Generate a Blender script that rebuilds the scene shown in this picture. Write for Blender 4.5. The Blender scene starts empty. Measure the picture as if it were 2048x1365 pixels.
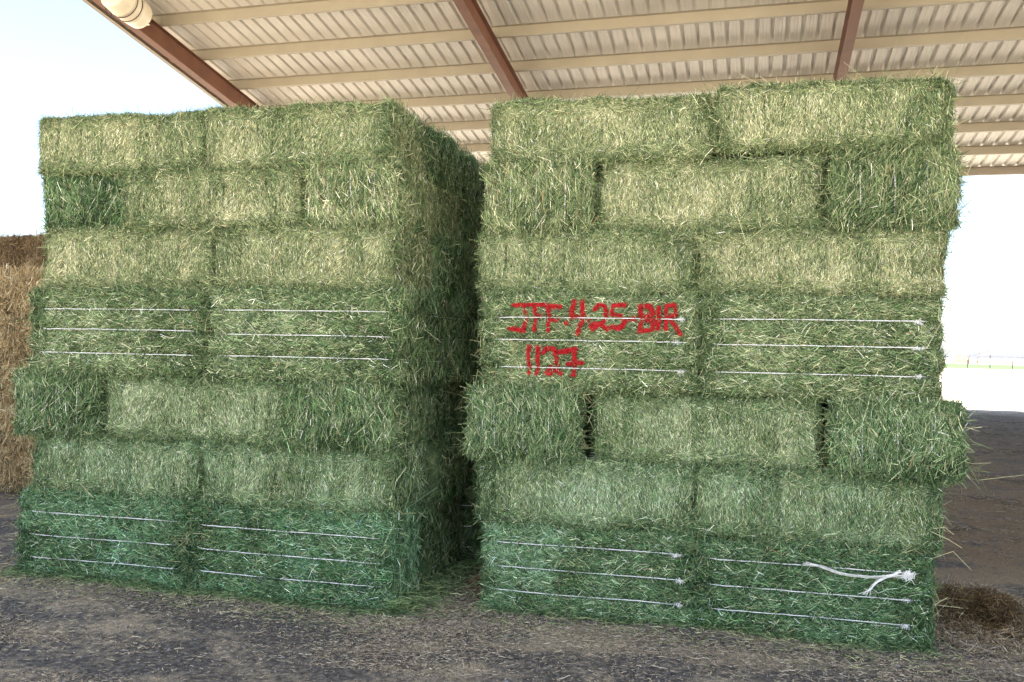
import bpy, math, random
import numpy as np

R = np.random.RandomState(7)
random.seed(7)
sc = bpy.context.scene
COL = sc.collection
PI = math.pi

# ------------------------------------------------------------------ helpers
def link(o, parent=None):
    COL.objects.link(o)
    if parent is not None:
        o.parent = parent
    return o

def tag(o, label=None, cat=None, group=None, kind=None):
    if label: o['label'] = label
    if cat: o['category'] = cat
    if group: o['group'] = group
    if kind: o['kind'] = kind
    return o

def np_mesh(name, V, F4, mat_list, cols=None, smooth=None, mats_idx=None, F3=None):
    """mesh from arrays of vertices, quads (and triangles)"""
    me = bpy.data.meshes.new(name)
    V = np.asarray(V, np.float32)
    F4 = np.zeros((0, 4), np.int32) if F4 is None else np.asarray(F4, np.int32)
    F3 = np.zeros((0, 3), np.int32) if F3 is None else np.asarray(F3, np.int32)
    nq, nt = len(F4), len(F3)
    me.vertices.add(len(V)); me.vertices.foreach_set('co', V.ravel())
    me.loops.add(nq * 4 + nt * 3)
    me.loops.foreach_set('vertex_index', np.concatenate([F4.ravel(), F3.ravel()]))
    me.polygons.add(nq + nt)
    st = np.concatenate([np.arange(nq) * 4, nq * 4 + np.arange(nt) * 3]).astype(np.int32)
    me.polygons.foreach_set('loop_start', st)
    if mats_idx is not None:
        me.polygons.foreach_set('material_index', np.asarray(mats_idx, np.int32))
    if smooth is not None:
        s = np.zeros(nq + nt, bool); s[:] = smooth
        me.polygons.foreach_set('use_smooth', s)
    for m in mat_list: me.materials.append(m)
    if cols is not None:
        a = me.color_attributes.new('Col', 'FLOAT_COLOR', 'POINT')
        c = np.ones((len(V), 4), np.float32); c[:, :3] = cols
        a.data.foreach_set('color', c.ravel())
    me.update(calc_edges=True)
    return me

class MB:
    """collects boxes, tubes and prisms for ONE mesh object"""
    def __init__(s): s.v = []; s.f = []
    def add(s, v, f):
        b = len(s.v); s.v += [tuple(map(float, q)) for q in v]; s.f += [tuple(i + b for i in q) for q in f]; return s
    def box(s, x0, x1, y0, y1, z0, z1, M=None):
        v = [(x, y, z) for x in (x0, x1) for y in (y0, y1) for z in (z0, z1)]
        if M is not None: v = [M(q) for q in v]
        return s.add(v, [(0, 1, 3, 2), (4, 6, 7, 5), (0, 4, 5, 1), (2, 3, 7, 6), (0, 2, 6, 4), (1, 5, 7, 3)])
    def tube(s, pts, rad, n=6, close=False, cap=True):
        P = np.array(pts, float); m = len(P)
        rad = np.broadcast_to(np.array(rad, float), (m,))
        T = np.gradient(P, axis=0) if not close else (np.roll(P, -1, 0) - np.roll(P, 1, 0))
        T /= np.linalg.norm(T, axis=1)[:, None] + 1e-12
        ref = np.array([0.13, 0.21, 0.97]); 
        if abs(T[0] @ ref) > .9: ref = np.array([0.97, .13, .21])
        V = []
        for i in range(m):
            a = np.cross(T[i], ref); a /= np.linalg.norm(a) + 1e-9; b = np.cross(T[i], a)
            ref = np.cross(a, T[i])
            for k in range(n):
                t = 2 * PI * k / n
                V.append(P[i] + rad[i] * (math.cos(t) * a + math.sin(t) * b))
        F = []
        for i in range(m if close else m - 1):
            j = (i + 1) % m
            for k in range(n):
                F.append((i * n + k, i * n + (k + 1) % n, j * n + (k + 1) % n, j * n + k))
        if cap and not close:
            F.append(tuple(range(n))[::-1]); F.append(tuple((m - 1) * n + k for k in range(n)))
        return s.add(V, F)
    def build(s, name, mat, parent=None, smooth=False):
        me = bpy.data.meshes.new(name); me.from_pydata(s.v, [], s.f); me.materials.append(mat)
        if smooth: me.polygons.foreach_set('use_smooth', [True] * len(me.polygons))
        me.update()
        return link(bpy.data.objects.new(name, me), parent)

class Noise:
    def __init__(s, seed, freq, n=14):
        r = np.random.RandomState(seed)
        d = r.normal(size=(n, 3)); d /= np.linalg.norm(d, axis=1)[:, None]
        s.k = d * freq * r.uniform(.5, 1.6, (n, 1)); s.p = r.uniform(0, 6.28, n); s.n = n
    def __call__(s, P): return np.sin(P @ s.k.T + s.p).sum(1) / math.sqrt(s.n / 2.)

# ------------------------------------------------------------------ materials
def mat(name):
    m = bpy.data.materials.new(name); m.use_nodes = True
    nt = m.node_tree; b = nt.nodes['Principled BSDF']
    return m, nt, b

def nd(nt, typ, **kw):
    n = nt.nodes.new(typ)
    for k, v in kw.items():
        if k in n.inputs: n.inputs[k].default_value = v
        else: setattr(n, k, v)
    return n

def ramp(nt, stops):
    r = nt.nodes.new('ShaderNodeValToRGB'); e = r.color_ramp.elements
    while len(e) < len(stops): e.new(.5)
    for q, (p, c) in zip(e, stops): q.position = p; q.color = (*c, 1)
    return r

def hay_material(name, rough=.62, spec=.22):
    m, nt, b = mat(name)
    at = nd(nt, 'ShaderNodeAttribute', attribute_name='Col')
    oi = nd(nt, 'ShaderNodeObjectInfo')
    mx = nd(nt, 'ShaderNodeMix', data_type='RGBA', blend_type='MULTIPLY'); mx.inputs[0].default_value = 1
    nt.links.new(at.outputs['Color'], mx.inputs[6]); nt.links.new(oi.outputs['Color'], mx.inputs[7])
    nt.links.new(mx.outputs[2], b.inputs['Base Color'])
    b.inputs['Roughness'].default_value = rough; b.inputs['Specular IOR Level'].default_value = spec
    return m
M_HAY = hay_material('hay')
M_PAINT = hay_material('red_paint', .5, .3)

def plain(name, col, rough=.6, spec=.3, var=.12, scale=6., metal=0.):
    m, nt, b = mat(name)
    tc = nd(nt, 'ShaderNodeTexCoord'); n = nd(nt, 'ShaderNodeTexNoise', Scale=scale, Detail=6.)
    nt.links.new(tc.outputs['Object'], n.inputs['Vector'])
    c = np.array(col); r = ramp(nt, [(.3, tuple(c * (1 - var))), (.7, tuple(np.minimum(1, c * (1 + var))))])
    nt.links.new(n.outputs['Fac'], r.inputs[0]); nt.links.new(r.outputs[0], b.inputs['Base Color'])
    b.inputs['Roughness'].default_value = rough; b.inputs['Specular IOR Level'].default_value = spec; b.inputs['Metallic'].default_value = metal
    return m
M_TWINE = plain('white_twine', (.80, .80, .78), .75, .2, .12, 40)
M_CREAM = plain('cream_sheet_metal', (.66, .625, .555), .42, .4, .10, .7)
M_PURLIN = plain('cream_purlin_steel', (.33, .285, .205), .45, .4, .06, 2.)
M_EAVE = plain('grey_brown_steel', (.30, .25, .19), .5, .35, .08, 2.)
M_RUST = plain('red_oxide_steel', (.165, .070, .040), .55, .3, .16, 3.)
M_BARREL = plain('cream_plastic', (.74, .66, .50), .38, .4, .06, 4.)
M_STRAP = plain('dark_strap', (.05, .025, .025), .5, .3)
M_POST = plain('dark_timber', (.06, .04, .03), .8, .2)
M_STEEL = plain('fence_steel', (.022, .022, .022), .6, .3)
M_WOOD = plain('weathered_wood', (.34, .22, .13), .8, .2, .35, 1.)
M_IRON = plain('grey_iron', (.10, .12, .14), .6, .3)
M_HILL = plain('bare_rock_hill', (.040, .041, .046), .9, .1, .25, .004)

# ------------------------------------------------------------------ hay: strands and bales
def strands(c, n, t, length, width, curve, lift, col, taper=.75):
    """ribbon strands: centres c, normals n, tangents t -> verts, quads, colours"""
    N = len(c)
    b = np.cross(n, t); b /= np.linalg.norm(b, axis=1)[:, None] + 1e-9
    ph = R.uniform(-1.1, 1.1, N)[:, None]
    side = b * np.cos(ph) + n * np.sin(ph)
    L = length[:, None] * .5; W = width[:, None] * .5
    cu = curve[:, None]; sw = (R.normal(0, .3, N) * np.abs(curve))[:, None] + R.normal(0, .05, N)[:, None] * length[:, None]
    p0 = c - t * L - n * cu + b * sw + n * lift[:, 0:1]
    p1 = c + n * lift[:, 1:2]
    p2 = c + t * L - n * cu + b * sw + n * lift[:, 2:3]
    V = np.stack([p0 - side * W * taper, p0 + side * W * taper, p1 - side * W, p1 + side * W,
                  p2 - side * W * taper, p2 + side * W * taper], 1).reshape(-1, 3)
    base = (np.arange(N) * 6)[:, None]
    F = np.concatenate([base + np.array([[0, 1, 3, 2]]), base + np.array([[2, 3, 5, 4]])], 0)
    return V, F, np.repeat(col, 6, 0)

# strand palette (linear base colours)
PAL_GREEN = np.array([(.016, .032, .011), (.054, .096, .036), (.124, .182, .072), (.216, .264, .118), (.345, .362, .186), (.54, .515, .30), (.78, .73, .48)]) * np.array([1.01, 1.0, .98])
PAL_BROWN = np.array([(.075, .050, .023), (.19, .132, .062), (.33, .240, .118), (.47, .35, .180), (.58, .455, .25), (.68, .565, .34), (.76, .67, .46)])
PAL_LITTER = np.array([(.085, .076, .062), (.15, .13, .10), (.23, .20, .15), (.31, .275, .205), (.40, .36, .275), (.50, .46, .37), (.13, .18, .08)])
def pal(P, u):
    u = np.clip(u, 0, .9999) * (len(P) - 1); i = u.astype(int); f = (u - i)[:, None]
    return P[i] * (1 - f) + P[np.minimum(i + 1, len(P) - 1)] * f

SKY_TEAL = np.array([-.68, .02, .24])  # bluish skylight cast put into the colour, on top of the real green
class Bale:
    """typ: 'cut' cut side to the front, 'string' twine side to the front, 'end' bale end to the front.
    Local frame: centred, x right, y depth (front at -y), z up."""
    def __init__(s, w, d, h, typ, seed, rad=.05, rough=1.):
        s.hd = np.array([w, d, h]) / 2; s.typ = typ; s.r = rad; s.rough = rough
        rs = np.random.RandomState(seed)
        s.n1 = Noise(seed + 11, 7.); s.n2 = Noise(seed + 12, 22.); s.n3 = Noise(seed + 13, 60.); s.np_ = Noise(seed + 14, 9.); s.nf = Noise(seed + 15, 26.)
        s.ax = 1 if typ == 'end' else 0                       # bale's long axis
        s.sax = {'cut': 1, 'string': 2, 'end': 0}[typ]        # axis along which the three twines are spaced
        hs = s.hd[s.sax]
        s.tw = [-.52 * hs + rs.uniform(-.01, .01), rs.uniform(-.012, .012), .52 * hs + rs.uniform(-.01, .01)]
        L = s.hd[s.ax]; x = -L + .04; s.fl = []
        while x < L - .05:
            x += rs.uniform(.055, .125); s.fl.append((x, rs.uniform(.003, .016)))
        s.foff = rs.uniform(-.006, .006, len(s.fl) + 1); s.ftone = rs.normal(0, .042, len(s.fl) + 1); s.fang = rs.normal(0, .22, len(s.fl) + 1)
        s.stretch = 1
    def place(s, q):
        """q on the cube surface [-1,1]^3 -> displaced position and base normal"""
        P = q * s.hd; inner = s.hd - s.r
        c = np.clip(P, -inner, inner); n = P - c; ln = np.linalg.norm(n, axis=1)[:, None]
        n = n / (ln + 1e-9); P = c + n * s.r
        return P + n * s.disp(P, n)[:, None], n
    def disp(s, P, n):
        d = s.rough * (.008 * s.n1(P) + .006 * s.n2(P) + .003 * s.n3(P))
        a = P[:, s.ax]; wl = 1 - np.abs(n[:, s.ax])           # on the long faces: flakes
        idx = np.zeros(len(P), int)
        for xb, am in s.fl:
            d -= wl * am * np.exp(-((a - xb + .01 * s.n1(P)) / .007) ** 2); idx += (a > xb)
        d += wl * s.foff[idx]
        w2 = 1 - np.abs(n[:, s.sax])                          # twines cinch the surface
        amp = .020 if s.typ == 'string' else .011
        for z in s.tw: d -= w2 * amp * np.exp(-((P[:, s.sax] - z) / .022) ** 2)
        if s.typ == 'string':
            for z0, z1 in zip([-s.hd[2]] + s.tw, s.tw + [s.hd[2]]):
                t = (P[:, 2] - z0) / (z1 - z0); d += w2 * .022 * np.clip(4 * t * (1 - t), 0, 1)
        u = (P / s.hd); o = [i for i in range(3) if i != s.ax] # ends belly out
        d += np.abs(n[:, s.ax]) * .022 * np.clip(1 - u[:, o[0]] ** 2, 0, 1) * np.clip(1 - u[:, o[1]] ** 2, 0, 1)
        return d
    def role(s, face):                                        # face = axis
        if face == s.ax: return 'end'
        if face == s.sax: return 'cut'
        return 'string'

def rand_face(N, ax, sg, lo=-1, hi=1):
    q = R.uniform(lo, hi, (N, 3)); q[:, ax] = sg; return q

def bale_mesh(b, name, dens, green=0., teal=0., dark=1., palette=PAL_GREEN, fringe=1., paint=None, stray=40, shag=None, wmul=1.):
    """dens: {(axis, sign): strands per m2}; returns (mesh, painted strand arrays)"""
    Vs, Fs, Cs = [], [], []; nv = 0
    hd = b.hd
    def emit(V, F, C):
        nonlocal nv
        Vs.append(V); Fs.append(F + nv); Cs.append(C); nv += len(V)
    # --- solid body
    for ax in range(3):
        o = [i for i in range(3) if i != ax]
        n0 = max(4, int(2 * hd[o[0]] / .022)); n1 = max(4, int(2 * hd[o[1]] / .022))
        g0, g1 = np.meshgrid(np.linspace(-1, 1, n0 + 1), np.linspace(-1, 1, n1 + 1), indexing='ij')
        for sg in (-1, 1):
            q = np.zeros((g0.size, 3)); q[:, ax] = sg; q[:, o[0]] = g0.ravel(); q[:, o[1]] = g1.ravel()
            P, n = b.place(q); P = P - n * .006
            I = np.arange(g0.size).reshape(n0 + 1, n1 + 1)
            F = np.stack([I[:-1, :-1], I[1:, :-1], I[1:, 1:], I[:-1, 1:]], -1).reshape(-1, 4)
            flip = (sg > 0) == (ax == 1)
            if flip: F = F[:, ::-1]
            u = .17 + .08 * b.n3(P) + .05 * b.nf(P)
            emit(P, F, pal(palette, u) * dark)
    pV, pF, pC, pn = [], [], [], 0
    # --- strands on each face
    for (ax, sg), de in dens.items():
        o = [i for i in range(3) if i != ax]
        area = 4 * hd[o[0]] * hd[o[1]]
        role = b.role(ax); N = int(area * de)
        if N < 1: continue
        q = rand_face(N, ax, sg)
        P, n = b.place(q)
        La = np.zeros((N, 3)); La[:, b.ax] = 1
        if role == 'end':
            La[:] = 0; La[:, 2 if ax != 2 else 0] = 1
        La = La - n * (La * n).sum(1)[:, None]; La /= np.linalg.norm(La, axis=1)[:, None] + 1e-9
        Lb = np.cross(n, La)
        pat = b.np_(P) * .5 + b.nf(P) * .35
        # distance to the free edges of this face, in metres
        oc = [i for i in o if i != b.ax]
        edge = np.min(np.stack([hd[i] - np.abs(P[:, i]) for i in oc], 1), 1) if oc else np.full(N, 1.)
        xedge = hd[b.ax] - np.abs(P[:, b.ax]) if b.ax in o else np.full(N, 1.)
        if role == 'cut':
            ang = R.normal(PI / 2, .42, N); length = R.gamma(4., .0054, N) + .006; width = R.uniform(.0014, .0030, N)
            fi = np.searchsorted([f[0] for f in b.fl], P[:, b.ax]); u = .55 + .10 * pat + b.ftone[fi] + R.normal(0, .22, N); ang0 = b.fang[fi]
            ang = ang + ang0
            nearz = (edge < .085) & (R.uniform(size=N) < .75)
            ang = np.where(nearz, R.normal(0, .75, N), ang); length = np.where(nearz, length * 1.5 + .012, length)
            u = np.where(nearz, u - .07, u)
            neare = (xedge < .10) & (R.uniform(size=N) < .55)
            length = np.where(neare, length * 1.5, length); u = np.where(neare, u - .13, u)
            lift = .006
        elif role == 'string':
            ang = R.normal(0, .62, N); length = R.gamma(4., .0115, N) + .012; width = R.uniform(.0018, .0040, N)
            u = .45 + .12 * pat + R.normal(0, .25, N); lift = .011
            neare = (xedge < .10) & (R.uniform(size=N) < .6)
            ang = np.where(neare, ang + R.normal(0, .9, N), ang); u = np.where(neare, u - .10, u)
        else:
            ang = R.normal(0, .55, N) + .35 * pat; length = R.gamma(4., .019, N) + .02; width = R.uniform(.0018, .0043, N)
            u = .42 + .13 * pat + R.normal(0, .25, N); lift = .017
        width = width * wmul
        t = La * np.cos(ang)[:, None] + Lb * np.sin(ang)[:, None]
        tilt = R.normal(0, .14 + .10 * (role != 'cut'), N)[:, None]
        t = t + n * tilt; t /= np.linalg.norm(t, axis=1)[:, None]
        lf = R.uniform(-.35, 1., (N, 1)) * lift + R.normal(0, .0025, (N, 3))
        curve = R.normal(.022, .05, N) * length
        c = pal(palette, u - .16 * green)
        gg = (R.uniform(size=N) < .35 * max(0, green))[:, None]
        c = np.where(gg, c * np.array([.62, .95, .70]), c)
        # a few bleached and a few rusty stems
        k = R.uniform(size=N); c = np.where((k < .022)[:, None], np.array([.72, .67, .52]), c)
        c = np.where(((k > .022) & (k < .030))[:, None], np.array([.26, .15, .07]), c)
        c = c * (1 + teal * SKY_TEAL * np.clip(1. + .35 * pat + R.normal(0, .4, N), -.1, 1.5)[:, None]) * np.clip(np.exp(R.normal(-.04, .40, (N, 1))), .25, 1.75) * dark
        if paint is not None and (ax, sg) == (1, -1):
            dm = paint(P)
            keep = (dm > .012) | (R.uniform(size=N) < .12)
            P, n, t, length, width, curve, lf, c = [x[keep] for x in (P, n, t, length, width, curve, lf, c)]
            K = int(area * 260000); q = rand_face(K, ax, sg); Pk, nk = b.place(q); dk = paint(Pk) + R.normal(0, .0020, K) + .0010 * b.nf(Pk)
            hit = R.uniform(size=K) < np.where(dk < .0090, .93, np.where(dk < .019, .20 * (1 - (dk - .0090) / .0095), 0)); Pk, nk = Pk[hit], nk[hit]; K = len(Pk)
            a_ = R.uniform(0, PI, K); tk = np.stack([np.cos(a_), R.normal(0, .25, K), np.sin(a_)], 1); tk /= np.linalg.norm(tk, axis=1)[:, None]
            V, F, C = strands(Pk + nk * R.uniform(.008, .030, (K, 1)), nk, tk, R.uniform(.004, .011, K), R.uniform(.0018, .0034, K), R.normal(0, .001, K), np.zeros((K, 3)),
                              np.array([.54, .006, .014]) * R.uniform(.3, 1.2, (K, 1)))
            pV.append(V); pF.append(F + pn); pC.append(C); pn += len(V)
        emit(*strands(P, n, t, length, width, curve, lf, c))
    # --- fringe along the front edges: folded stems that bridge the seams
    def fringe_line(N, q, spread, Lm, drop=0.):
        P, n = b.place(q)
        t = R.normal(0, 1, (N, 3)); t += n * R.uniform(-.2, spread * .7, (N, 1)); t[:, 2] -= drop
        t /= np.linalg.norm(t, axis=1)[:, None]
        nn = n - t * (n * t).sum(1)[:, None] * .6; nn /= np.linalg.norm(nn, axis=1)[:, None] + 1e-9
        length = R.gamma(4., Lm / 4, N) + .02; c = pal(palette, .34 - .1 * green + R.normal(0, .19, N)) * dark
        c = c * (1 + teal * SKY_TEAL) * np.clip(np.exp(R.normal(-.04, .40, (N, 1))), .25, 1.75)
        emit(*strands(P, nn, t, length, R.uniform(.002, .0044, N), R.normal(.12, .14, N) * length, R.uniform(-.006, .016, (N, 1)) + R.normal(0, .003, (N, 3)), c))
    def edge_q(N, fixed, j=.06):
        q = R.uniform(-1, 1, (N, 3))
        for a, v in fixed.items():
            q[:, a] = v * (1 - np.abs(R.normal(0, j, N)))
        m = list(fixed)[0]; q[:, m] = fixed[m]
        return np.clip(q, -1, 1)
    W, H = 2 * hd[0], 2 * hd[2]
    fr = fringe
    for sz in (-1, 1):
        N = int(W * 620 * fr); fringe_line(N, edge_q(N, {1: -1, 2: sz}, .10), .9, .055)
    for sx in (-1, 1):
        N = int(H * 480 * fr); fringe_line(N, edge_q(N, {0: sx, 1: -1}, .05), .9, .065, .25)
    # long loose stems that hang over the faces
    for (ax, sg), Ns in (shag or {}).items():
        q = rand_face(Ns, ax, sg); q[:, 2] = np.clip(q[:, 2] * .9 + .25, -1, 1); P, n = b.place(q)
        t = np.zeros((Ns, 3)); t[:, 2] = -1; t += R.normal(0, .55, (Ns, 3)); t += n * R.uniform(-.25, .55, (Ns, 1)); t /= np.linalg.norm(t, axis=1)[:, None]
        nn = n - t * (n * t).sum(1)[:, None]; nn /= np.linalg.norm(nn, axis=1)[:, None] + 1e-9
        L = R.gamma(4., .026, Ns) + .03
        c = pal(palette, .46 - .1 * green + R.normal(0, .2, Ns)) * R.uniform(.6, 1.3, (Ns, 1)) * (1 + teal * SKY_TEAL) * dark
        emit(*strands(P + n * .012, nn, t, L, R.uniform(.0022, .0046, Ns) * wmul, R.normal(.12, .12, Ns) * L, R.normal(.006, .008, (Ns, 3)), c))
    # stray stems sticking out
    N = int(stray)
    if N:
        q = np.concatenate([edge_q(N // 2, {0: 1, 1: -1}, .1), edge_q(N // 2, {0: -1, 1: -1}, .1), edge_q(N, {2: 1, 1: -1}, .1)])
        P, n = b.place(q); M = len(q)
        t = n * .8 + R.normal(0, .8, (M, 3)); t[:, 2] -= .25; t /= np.linalg.norm(t, axis=1)[:, None]
        nn = np.cross(t, R.normal(0, 1, (M, 3))); nn /= np.linalg.norm(nn, axis=1)[:, None]
        length = R.gamma(3., .032 if stray >= 80 else .018, M) + .02
        emit(*strands(P + t * length[:, None] * .4, nn, t, length, R.uniform(.0018, .0034, M), R.normal(0, .4, M) * length, np.zeros((M, 3)),
                      pal(palette, R.uniform(.2, .85, M)) * dark))
    V = np.concatenate(Vs); F = np.concatenate(Fs); C = np.concatenate(Cs)
    me = np_mesh(name, V, F, [M_HAY], np.clip(C, 0, 1), False)
    pm = None
    if paint is not None:
        pm = np_mesh('painted_lettering', np.concatenate(pV), np.concatenate(pF), [M_PAINT], np.clip(np.concatenate(pC), 0, 1), False)
    return me, pm

def twine_loop(b, k, off=.010, rad=.0026, seg=22, a0=-1., a1=1., ends=True):
    """one twine round the bale, following its surface"""
    hd = b.hd; s = b.tw[k] / hd[b.sax]
    third = 3 - b.ax - b.sax
    path = []
    def run(axm, axf, vf, rev):
        ts = np.linspace(-.97, .97, seg)
        if rev: ts = ts[::-1]
        for t in ts:
            q = [0, 0, 0]; q[b.sax] = s; q[axm] = t; q[axf] = vf; path.append(q)
    run(b.ax, third, -1, False); run(third, b.ax, 1, False); run(b.ax, third, 1, True); run(third, b.ax, -1, True)
    P, n = b.place(np.array(path, float))
    # the pulled twine runs straight over the small bumps
    w = np.ones(9) / 9; Q = P.copy()
    for a in range(3):
        e = np.concatenate([P[-4:, a], P[:, a], P[:4, a]]); Q[:, a] = np.convolve(e, w, 'valid')
    Q[:, b.sax] = P[:, b.sax] + R.normal(0, .0008, len(P)) + .004 * np.sin(np.linspace(0, 7 + k, len(P)))
    keepcorner = .5
    Q = Q * (1 - .0) + n * off
    return MB().tube(Q, rad, 5, close=True)

def fuzzy_knot(parent, loc, size=.03, n=42, seed=0):
    r = np.random.RandomState(seed); mb = MB()
    bias = r.normal(0, .8, 3) + np.array([.9, 0, .1])
    for i in range(n):
        d = r.normal(0, .7, 3) + bias * (i % 3 > 0); d[1] *= .4; d /= np.linalg.norm(d)
        e = r.normal(0, .7, 3); p0 = np.array(loc) + r.normal(0, size * .25, 3) * np.array([1, .4, .6])
        p2 = p0 + d * size * r.uniform(.15, .8) + r.normal(0, size * .1, 3); p1 = (p0 + p2) / 2 + e * size * .18
        mb.tube([p0, p1, p2], [.0016, .0018, .0008], 3, cap=False)
    return mb.build('knot', M_TWINE, parent)

# ------------------------------------------------------------------ lettering sprayed on one bale (world x, z of each stroke)
STROKES = [[(-1.422,1.886),(-1.289,1.891)],[(-1.349,1.884),(-1.344,1.798),(-1.352,1.73),(-1.435,1.741)],[(-1.289,1.891),(-1.22,1.888)],[(-1.286,1.888),(-1.282,1.737)],[(-1.284,1.82),(-1.243,1.827)],[(-1.198,1.882),(-1.126,1.88)],[(-1.197,1.879),(-1.197,1.732)],[(-1.195,1.794),(-1.139,1.801)],[(-1.089,1.78),(-1.083,1.779)],[(-1.043,1.909),(-1.056,1.817),(-0.976,1.824)],[(-0.99,1.909),(-0.988,1.815),(-1.011,1.717)],[(-0.954,1.8),(-0.948,1.799)],[(-0.913,1.864),(-0.892,1.892),(-0.855,1.889),(-0.845,1.847),(-0.862,1.793),(-0.922,1.746),(-0.935,1.767),(-0.908,1.783),(-0.865,1.768),(-0.831,1.751)],[(-0.735,1.894),(-0.807,1.89),(-0.815,1.839),(-0.757,1.827),(-0.732,1.789),(-0.762,1.752),(-0.807,1.763)],[(-0.706,1.81),(-0.679,1.813)],[(-0.642,1.886),(-0.631,1.808),(-0.645,1.736)],[(-0.642,1.886),(-0.58,1.889),(-0.564,1.845),(-0.631,1.814)],[(-0.631,1.814),(-0.56,1.803),(-0.565,1.75),(-0.645,1.736)],[(-0.532,1.881),(-0.535,1.756)],[(-0.488,1.893),(-0.488,1.754)],[(-0.488,1.893),(-0.438,1.897),(-0.429,1.847),(-0.484,1.816)],[(-0.472,1.816),(-0.442,1.787),(-0.405,1.726)],[(-1.314,1.632),(-1.316,1.558),(-1.311,1.478)],[(-1.257,1.624),(-1.26,1.473)],[(-1.222,1.597),(-1.207,1.622),(-1.157,1.623),(-1.14,1.562),(-1.142,1.507),(-1.179,1.47),(-1.204,1.481),(-1.18,1.512),(-1.142,1.489),(-1.113,1.472)],[(-1.126,1.602),(-1.027,1.623),(-1.036,1.468)],[(-1.071,1.531),(-0.982,1.542)]]
def stroke_dist(P, off):
    x = P[:, 0] + off[0]; z = P[:, 2] + off[2]; d = np.full(len(P), 9.)
    for st in STROKES:
        for (ax, az), (bx, bz) in zip(st[:-1], st[1:]):
            dx, dz = bx - ax, bz - az; L = dx * dx + dz * dz + 1e-12
            t = np.clip(((x - ax) * dx + (z - az) * dz) / L, 0, 1)
            d = np.minimum(d, np.hypot(x - ax - t * dx, z - az - t * dz))
    return d

# ------------------------------------------------------------------ the two green stacks
YR, YL = 5.574, 5.331
G_R, G_L = 'green hay bales of the red-lettered stack', 'green hay bales of the unmarked stack'
bale_no = 0
def put_bale(x0, x1, z0, z1, yf, depth, typ, label, group, green=0., teal=0., dark=1., twines=True, paint=False, right_face=2500, top=1500, left_face=2500,
             fringe=1., stray=36, front=1., knots=None, seed=None, yaw=0., dens_over=None, tw_off=.031, rad=.026, shag=1.):
    global bale_no
    bale_no += 1
    sd = 100 + bale_no * 17 if seed is None else seed
    m = .012
    w, d, h = x1 - x0 - 2 * m, depth - .01, z1 - z0 - .006
    b = Bale(w, d, h, typ, sd, rad)
    zc = (z0 + z1) / 2; xc = (x0 + x1) / 2; yc = yf + depth / 2
    fd = {'cut': 62000, 'string': 30000, 'end': 19000}[typ] * front
    dens = {(1, -1): fd, (0, 1): right_face, (0, -1): left_face, (2, 1): top, (2, -1): 500, (1, 1): 500}
    pf = (lambda P: stroke_dist(P, (xc, yc, zc))) if paint else None
    me, pm = bale_mesh(b, 'hay_bale', dens, green, teal, dark, fringe=fringe, paint=pf, stray=stray, shag={k: int(v * shag) for k, v in {(1, -1): 260 * (typ == 'end') * (fringe > 1.4), (0, 1): 300 * (right_face > 9500), (0, -1): 160 * (left_face > 8500)}.items() if v * shag >= 1})
    # origin at the base of the bale
    sh = np.array([0, 0, h / 2], np.float32)
    def shift(me):
        co = np.empty(len(me.vertices) * 3, np.float32); me.vertices.foreach_get('co', co)
        me.vertices.foreach_set('co', (co.reshape(-1, 3) + sh).ravel()); me.update()
    shift(me)
    o = link(bpy.data.objects.new('hay_bale', me)); o.location = (xc, yc, zc - h / 2); o.rotation_euler = (0, 0, yaw)
    tag(o, label, 'hay bale', group)
    if pm:
        shift(pm); p = link(bpy.data.objects.new('painted_lettering', pm), o); p['label'] = 'red spray painted lettering JFF.4-25-BIR and 1127'
    if twines:
        for k in range(3):
            t = twine_loop(b, k, tw_off if typ == 'string' else .014).build('twine', M_TWINE, o); shift(t.data)
            if knots:
                kx = knots[k] - xc
                q = np.array([[kx / b.hd[0], -1, b.tw[k] / b.hd[2]]]); P, n = b.place(q)
                fuzzy_knot(t, P[0] + n[0] * .030 + sh, .033, seed=sd + k)
    return o, b

ROW_R = [3.135, 2.77, 2.345, 1.962, 1.37, .952, .545, 0.]
ROW_L = [3.115, 2.732, 2.36, 1.955, 1.388, .972, .583, 0.]
SR, SL = 'red-lettered stack', 'unmarked stack'
crs = ['top', 'second', 'third', 'fourth', 'fifth', 'sixth', 'bottom']
def rz(T, i): return T[i + 1], T[i]

# right-hand stack (with the lettering), top course downwards
z0, z1 = rz(ROW_R, 0)
put_bale(-1.60, -.262, z0, z1 + .01, YR, .62, 'cut', 'pale green hay bale on top of the red-lettered stack, beside the passage', G_R, green=-.1, top=7000, stray=70)
put_bale(-.242, 1.065, z0 + .012, z1 + .065, YR - .02, .62, 'cut', 'shaggy pale hay bale on top of the red-lettered stack at its outer end', G_R, green=.0, top=9000, stray=120, right_face=9000, fringe=1.6, rad=.09)
z0, z1 = rz(ROW_R, 1)
put_bale(-1.635, -.940, z0, z1, YR - .01, 1.29, 'end', 'end-on bale with upright twines beside the passage, second course of the red-lettered stack', G_R, green=.22, stray=70)
put_bale(-.900, .378, z0, z1, YR + .02, .62, 'cut', 'long hay bale between two end-on bales, second course of the red-lettered stack', G_R, green=.0)
put_bale(.418, 1.095, z0, z1, YR - .02, 1.29, 'end', 'ragged end-on hay bale, second course of the red-lettered stack, at its outer end', G_R, green=.22, stray=130, right_face=8000, fringe=1.5)
z0, z1 = rz(ROW_R, 2)
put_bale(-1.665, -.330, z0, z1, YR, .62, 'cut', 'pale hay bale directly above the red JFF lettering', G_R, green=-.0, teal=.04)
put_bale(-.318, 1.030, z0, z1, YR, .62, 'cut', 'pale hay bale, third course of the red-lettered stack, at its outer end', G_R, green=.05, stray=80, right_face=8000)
z0, z1 = rz(ROW_R, 3)
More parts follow.
